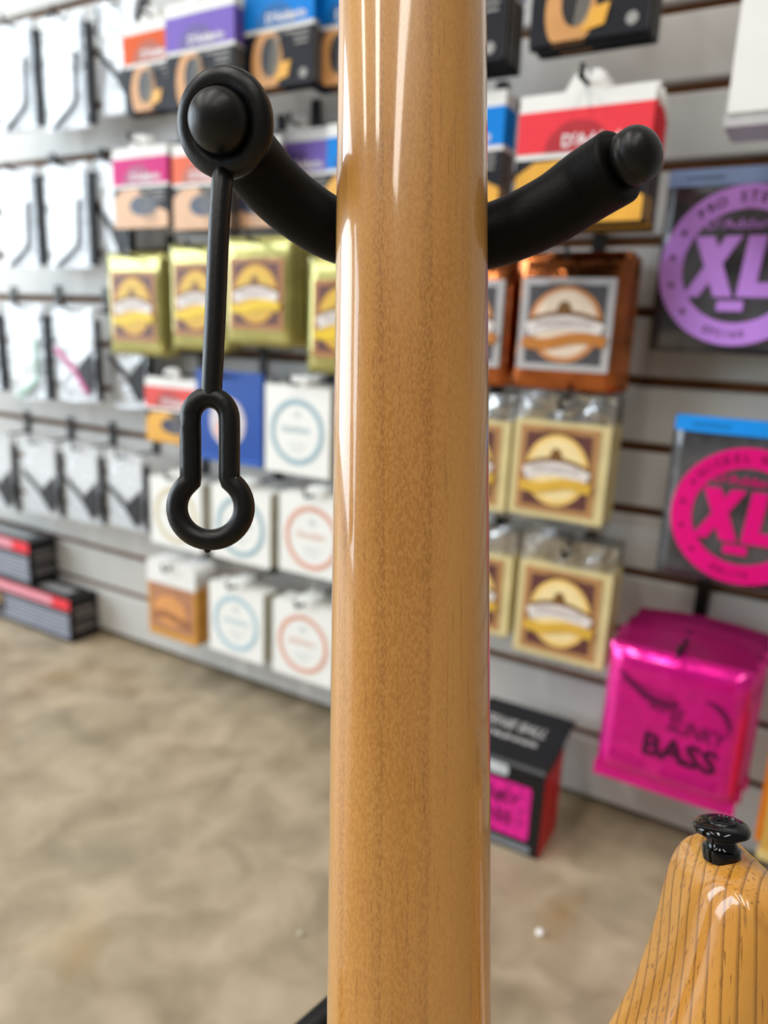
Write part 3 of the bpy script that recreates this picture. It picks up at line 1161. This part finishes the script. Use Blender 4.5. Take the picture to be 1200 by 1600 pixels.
xl_pack(-.0895, .592, .050, .158, .178, (206, 146, 246), (140, 166, 214), 'lilac', 'PRO STEELS', 'EPS160', .0850, .0765, 'smoky clear bass string pack with lilac XL ring print')
hook(-.069, .592 + .168, .050, 'the lilac XL bass pack', .03)
xl_pack(-.0480, .358, .080, .157, .172, (226, 0, 122), (24, 150, 244), 'pink', 'NICKEL WOUND', 'EXL170', .0745, .0705, 'smoky bass string pack with blue header and hot pink XL ring')
hook(-.030, .358 + .164, .080, 'the hot pink XL bass pack', .05)

# --- magenta foil bass pack
pf = M('foil_magenta', (238, 14, 152), .2, metal=.55, coat=.7, var=.1, bump=.7, bscale=26)
blk_ink = M('ink_black_plum', (60, 8, 44), .4, var=.2)
t = thing('bass_string_pack', 'glossy magenta foil bass string pack above the guitar horn', 'string pack', loc=(-.083, D - .13, .136), group='magenta foil bass packs')
W_, H_ = .142, .150
pl = MB().pillow(W_, H_, .022, 16, 16, .03, .0006, seed=5)
b = MB().add([(x, y + .0118, z) for x, y, z in pl.v], pl.f)
build('foil_pouch', b, pf, t, smooth=True)
# hanging flap leaning back to the hook
flp = MB()
vs, fs = [], []
for i in range(13):
    u = i / 12
    for j in range(5):
        v = j / 4
        vs.append(((u - .5) * W_ * (1 - .04 * v), .011 + .028 * v, H_ - .003 + .013 * v + .005 * math.sin(u * math.pi) * v))
for i in range(12):
    for j in range(4):
        fs.append((i * 5 + j, (i + 1) * 5 + j, (i + 1) * 5 + j + 1, i * 5 + j + 1))
o = len(vs)
vs += [(x, y + .0012, z) for x, y, z in vs]
fs += [tuple(k + o for k in reversed(q)) for q in fs]
flp.add(vs, fs)
build('hang_flap', flp, M('foil_magenta_dark', (136, 4, 80), .35, metal=.4, coat=.2), t, smooth=True)
build('bottom_seal', MB().box(-W_ / 2 - .003, W_ / 2 + .001, .009, .0135, -.012, .004), pf, t)
yf = -.0008
lt = MB()
add_text(lt, 'BASS', .012, .046, yf, .036, bold=.0012, width=.074, rot=-.02)
build('lettering', lt, blk_ink, t)
lt = MB()
add_text(lt, 'SUPER', -.006, .092, yf, .016, shear=.2, bold=.0003, width=.036, rot=-.12)
add_text(lt, 'SLINKY', .024, .075, yf, .024, shear=.2, bold=.0005, width=.058, rot=-.10)
build('lettering', lt, M('ink_plum_soft', (104, 8, 70), .4, var=.25, scale=90), t)
sw = MB()
sw.band([(-.056 + .062 * k / 14, .128 - .030 * math.sin(math.pi * (.05 + .62 * k / 14))) for k in range(15)], [.0015 + .003 * math.sin(math.pi * k / 14) for k in range(15)], yf, .001)
sw.band([(.030 + .026 * math.sin(math.pi / 2 * k / 10), .112 - .028 * (1 - math.cos(math.pi / 2 * k / 10))) for k in range(11)], [.001 + .002 * math.sin(math.pi * k / 10) for k in range(11)], yf, .001)
for k in range(9):                            # feather strokes of the bird print
    sw.band([(-.050 + .006 * k, .118 - .001 * k), (-.054 + .007 * k, .108 - .0015 * k)], .0007, yf, .001)
build('bird_print', sw, M('ink_plum', (96, 6, 64), .4, var=.2), t)
fp = MB()
for k in range(4):
    fp.box(-.058, -.020, yf, .001, .0285 - .0035 * k, .0300 - .0035 * k)
    fp.box(-.004, .052, yf, .001, .0250 - .0035 * k, .0265 - .0035 * k)
for k in range(10):
    fp.box(-.056 + .001 * (k % 3), -.030, yf, .001, .095 - .0055 * k, .0965 - .0055 * k)
build('fine_print', fp, M('ink_plum_faint', (176, 12, 112), .4), t)
hook(-.083, .136 + .150 + .011, .13, 'the magenta foil bass pack', .06)
for k in range(1, 3):
    c = copy_tree(t)
    c.location = t.location + Vector((.004 * k, .027 * k, .002 * k))
    c['label'] = ORD[k - 1] + ' magenta foil pack back from the front magenta bass pack'

# --- gold pack cut off at the right edge
t = thing('string_pack', 'gold-edged pack cut off at the right photo edge beside magenta foil', 'string pack', loc=(.067, D - .15, .108))
build('foil_pouch', MB().rrect(-.050, .050, .006, .115, .002, 0, .012), M('foil_gold', (232, 186, 96), .28, metal=.4, coat=.3, bump=.3), t)
build('side_stack', MB().rrect(-.056, .048, .010, .118, .002, .0125, .055), M('foil_orange', (208, 122, 30), .35, metal=.2), t)
build('bottom_seal', MB().box(-.052, .052, -.001, .004, 0, .010), M('foil_gold_pale', (244, 222, 150), .25, metal=.4), t)
hook(.067, .108 + .112, .15, 'the gold-edged pack at the right photo edge')

# --- white board hanging top right
t = thing('hanging_panel', 'plain white hanging carton cut off by the top right corner', 'carton', loc=(-.030, D - .16, .790))
build('carton', MB().rrect(-.076, .076, 0, .26, .002, 0, .010), white_card, t)
build('clear_base', MB().rrect(-.078, .076, -.010, .001, .002, .002, .060), M('frost', (190, 190, 192), .3, coat=.4), t)
hook(-.030, .790 + .256, .16, 'the plain white carton in the top right corner')


# --- straps in clear sleeves, far left
sleeve = sleeve_material('clear_sleeve', (.95, .97, .98), .11, .12)
strap_black = M('strap_black', (34, 34, 38), .55, var=.15)
card_m = M('strap_card', (226, 226, 230), .5, var=.02)
back_m = M('strap_backing', (206, 208, 214), .5, var=.05)


def strap_pack(cx, z0, d, w, h, style, label, accent=None, seed=1):
    t = thing('strap_pack', label, 'strap pack', loc=(cx, D - d, z0), group='instrument straps in clear sleeves')
    hw = w / 2

    def U(pts):
        return [(u * w, v * h) for u, v in pts]
    acc = accent or strap_black
    build('backing', MB().rrect(-hw, hw, 0, h, .002, .004, .007), back_m, t)
    if style == 'hook':
        build('card', MB().prism(U([(-.46, .06), (-.30, .03), (.20, .22), (.24, .62), (.36, .64), (.36, .96), (.30, .985), (-.46, .985)]), 0, .003), card_m, t)
        build('strap', MB().band(U([(.30, .66), (.27, .40), (.25, .23), (.05, .14), (-.32, .015)]), .0038, -.0046, -.0040), acc, t)
        build('strap_edge', MB().box(hw - .010, hw + .006, .001, .012, .03 * h, .90 * h), strap_black, t)
    else:
        build('card', MB().prism(U([(-.42, .56), (0, .36), (.42, .58), (.42, .985), (-.42, .985)]), 0, .003), card_m, t)
        build('strap', MB().band(U([(-.46, .56), (0, .34), (.30, .10)]), .0042, -.0046, -.0040), acc, t)
        build('strap_tip', MB().prism(U([(.06, .34), (.34, .06), (.46, .20), (.46, .58)]), -.0044, -.0039), strap_black, t)
        build('strap_edge', MB().box(hw - .004, hw + .003, .002, .010, .03 * h, .88 * h), strap_black, t)
    rnd = random.Random(seed)
    nx, nz = 5, 7
    vs, fs = [], []
    for i in range(nx + 1):
        for j in range(nz + 1):
            vs.append(((i / nx - .5) * w * 1.03, -.0030 + rnd.uniform(-.0009, .0009), j / nz * h * 1.0))
    for i in range(nx):
        for j in range(nz):
            a = i * (nz + 1) + j
            fs.append((a, a + nz + 1, a + nz + 2, a + 1))
    build('clear_sleeve', MB().add(vs, fs), sleeve, t, smooth=True)
    return t


pinkstrap = M('strap_pink', (206, 84, 150), .5)
mint = M('strap_mint', (150, 190, 170), .5)  # mint strap colour stands in for the outdoor view mirrored in the sleeve
sp = [
    (-1.190, .893, .070, .096, .156, 'hook', 'clear-sleeved white strap card at the left edge, top row', None),
    (-1.069, .884, .070, .096, .158, 'hook', 'clear-sleeved white strap card, second from left, top row', None),
    (-.968, .900, .055, .084, .150, 'vee', 'clear-sleeved strap with pointed card beside the orange pack', None),
    (-1.207, .680, .070, .094, .158, 'hook', 'clear-sleeved white strap card at the left edge, second row', None),
    (-1.080, .679, .070, .098, .157, 'hook', 'clear-sleeved white strap card, second from left, second row', None),
    (-.993, .683, .055, .066, .156, 'vee', 'shiny sleeved strap squeezed beside the magenta-banded pack', None),
    (-1.343, .461, .070, .100, .156, 'hook', 'dark strap sleeve cut off at the left edge, third row', None),
    (-1.212, .455, .070, .100, .165, 'hook', 'glossy mint-tinted strap sleeve in the third row', mint),
    (-1.083, .463, .070, .102, .154, 'vee', 'clear-sleeved strap with pink edging in the third row', pinkstrap),
    (-.985, .458, .045, .090, .151, 'vee', 'clear-sleeved grey strap beside the coral-banded pack', None),
    (-1.330, .234, .070, .100, .150, 'vee', 'black strap in sleeve cut off at left edge, bottom row', None),
    (-1.200, .245, .070, .100, .140, 'vee', 'black strap in clear sleeve, above the stacked black boxes', None),
    (-1.084, .251, .070, .092, .136, 'vee', 'black strap in clear sleeve, second from right, bottom row', None),
    (-.974, .257, .070, .090, .129, 'vee', 'black strap in clear sleeve beside the tan-ring box', None),
]
for i, (cx, z0, d, w, h, style, label, acc) in enumerate(sp):
    strap_pack(cx, z0, d, w, h, style, label, acc, seed=i)
    hook(cx, z0 + h - .004, d, 'the ' + label.replace(',', ''))


# ------------------------------------------------------------------ boxes on the floor
# black carton with red sides and a window onto pink packs
BX0, BX1, BY0, BY1, BH = -.318, -.204, .748, .816, .120
t = thing('display_box', 'black and red carton with pink window standing on the floor', 'box', loc=((BX0 + BX1) / 2, BY0, 0))
w2, dp = (BX1 - BX0) / 2, BY1 - BY0
blackc = M('carton_black', (22, 22, 25), .42, var=.06)
redc = M('carton_red', (206, 12, 26), .4, var=.05)
bx = MB()
pr = [(0, 0), (dp, 0), (dp, BH + .003), (0, BH - .002)]
bx.add([(x, y, z) for x in (-w2, w2) for y, z in pr], [(0, 1, 2, 3), (7, 6, 5, 4), (0, 4, 5, 1), (1, 5, 6, 2), (2, 6, 7, 3), (3, 7, 4, 0)])
build('carton', bx, blackc, t, bevel=.0012)
for s in (-1, 1):
    m_ = MB()
    pts = [(0.001, .002), (dp - .001, .002), (dp - .001, BH - .006), (dp * .55, BH - .012), (.003, BH - .014)]
    x = s * (w2 + .0008)
    vs = [(x, y, z) for y, z in pts] + [(x - s * .001, y, z) for y, z in pts]
    k = len(pts)
    m_.add(vs, [tuple(range(k)), tuple(range(2 * k - 1, k - 1, -1))] + [(i, i + k, (i + 1) % k + k, (i + 1) % k) for i in range(k)])
    build('side_panel', m_, redc, t)
SL = .010 / .11                      # lid slopes up towards the wall
lm = MB()
lv = [(x, y, BH - .002 + SL * max(0, y) + dz) for x in (-w2 - .0015, w2 + .0015) for y, dz in ((-.0015, 0), (dp + .042, 0), (dp + .042, .003), (-.0015, .003))]
lm.add(lv, [(0, 1, 2, 3), (7, 6, 5, 4), (0, 4, 5, 1), (1, 5, 6, 2), (2, 6, 7, 3), (3, 7, 4, 0)])
lid = build('lid', lm, M('carton_lid', (32, 33, 37), .45), t, bevel=.0008)
lg = MB()
for word, sz, sh, yy, ww in (('ERNIE BALL', .027, .25, .062, .082), ('STRINGS', .011, 0, .036, .078)):
    vs, fs = text_geo(word, sz, sh, .0004)
    wd = max(v[0] for v in vs) - min(v[0] for v in vs)
    lg.add([(-.006 + x * (ww / wd), yy + y, BH + .0014 + SL * (yy + y)) for x, y in vs], fs)
build('logo_print', lg, M('logo_silver', (196, 196, 196), .4), lid)
win = build('window_panel', MB().rrect(-w2 + .010, w2 - .014, .020, BH - .030, .004, -.0008, .0004), M('window_pink', (216, 20, 140), .35, coat=.4, var=.4, scale=110), t)
wt_ = MB()
add_text(wt_, 'SLINKY', -.004, .068, -.0012, .022, shear=.2, bold=.0006, width=.066)
add_text(wt_, 'BASS', -.004, .042, -.0012, .022, bold=.0006, width=.050)
build('lettering', wt_, M('ink_plum_soft', (130, 10, 84), .4), win)
build('front_logo', MB().rrect(-w2 + .008, .012, BH - .024, BH - .010, .004, -.0006, .0004), M('logo_pale', (196, 204, 206), .4, var=.2, scale=140), t)
build('front_edge', MB().box(-w2, w2, -.0010, .0004, BH - .008, BH - .003), M('edge_grey', (96, 98, 104), .35), t)
build('base_strip', MB().rrect(-w2 + .004, w2 - .010, .004, .013, .003, -.0008, .0004), M('strip_grey', (120, 124, 130), .4), t)


def long_box(x1, y0, z0, L_, dp_, h, label):
    t = thing('accessory_box', label, 'box', loc=(x1 - L_ / 2, y0, z0), group='long black accessory boxes on the floor')
    hl = L_ / 2
    build('carton', MB().box(-hl, hl, 0, dp_, 0, h), M('carton_black2', (24, 24, 26), .45, var=.1), t, bevel=.001)
    fr = build('front_print', MB().box(-hl + .001, hl - .001, -.0006, .0002, .003, h * .70), M('print_bluegrey', (58, 60, 70), .45, var=.3, scale=45), t)
    rows_ = MB()
    for k in range(6):
        rows_.box(-hl + .06, hl - .004, -.0010, -.0004, h * .12 + k * h * .09, h * .16 + k * h * .09)
    build('spec_lines', rows_, M('print_ash', (178, 184, 200), .45), fr)
    bd_ = build('red_band', MB().box(-hl, hl, -.0010, .0002, h * .74, h * .97), M('band_red', (206, 30, 44), .4), t)
    build('band_shine', MB().box(-hl + .03, hl - .05, -.0014, -.0004, h * .76, h * .95), M('band_blush', (222, 150, 164), .35), bd_)  # pale pink strip paints a sheen onto the red band
    ep = MB()
    rnd = random.Random(3)
    y = .010
    for k, z in enumerate((h * .72, h * .56, h * .34, h * .24)):
        yy = .010
        while yy < dp_ - .010:
            l = rnd.uniform(.004, .009)
            ep.box(hl - .0002, hl + .0006, yy, yy + l, z - (.005 if k < 2 else .002), z + .003)
            yy += l + .0022
    build('end_print', ep, M('print_taupe', (140, 134, 136), .45), t)
    tp = MB()
    tp.box(hl - .16, hl - .03, dp_ * .25, dp_ * .7, h - .0002, h + .0005)
    build('top_print', tp, M('print_silver', (150, 152, 156), .4, var=.3, scale=60), t)
    build('front_picture', MB().disc(-hl + L_ * .52, h * .42, .022, .026, -.0014, -.0004, 24), M('print_charcoal', (44, 42, 46), .4), fr)
    build('front_dial', MB().disc(-hl + L_ * .52, h * .52, .010, .012, -.0020, -.0010, 18), M('print_olive_orange', (150, 116, 52), .4, var=.6, scale=160), fr)
    return t


long_box(-1.150, .826, 0, .46, .062, .088, 'lower long black box with red band on the floor')
long_box(-1.265, .828, .0888, .46, .060, .090, 'upper long black box with red band stacked on another')

# ------------------------------------------------------------------ small litter
tag(build('pebble', MB().lathe((-.164, .643, 0), (0, 0, 1), [(0, .003), (.002, .0046), (.004, .004), (.0055, .002)], 12), M('chip_white', (246, 244, 240), .5), smooth=True),
    'small white chip lying on the concrete right of the neck', 'chip')
tag(build('pebble', MB().lathe((-.371, .508, 0), (0, 0, 1), [(0, .002), (.0015, .0032), (.003, .002)], 10), M('chip_grey', (196, 188, 168), .5), smooth=True),
    'tiny pale grit speck on the concrete left of the neck', 'chip')
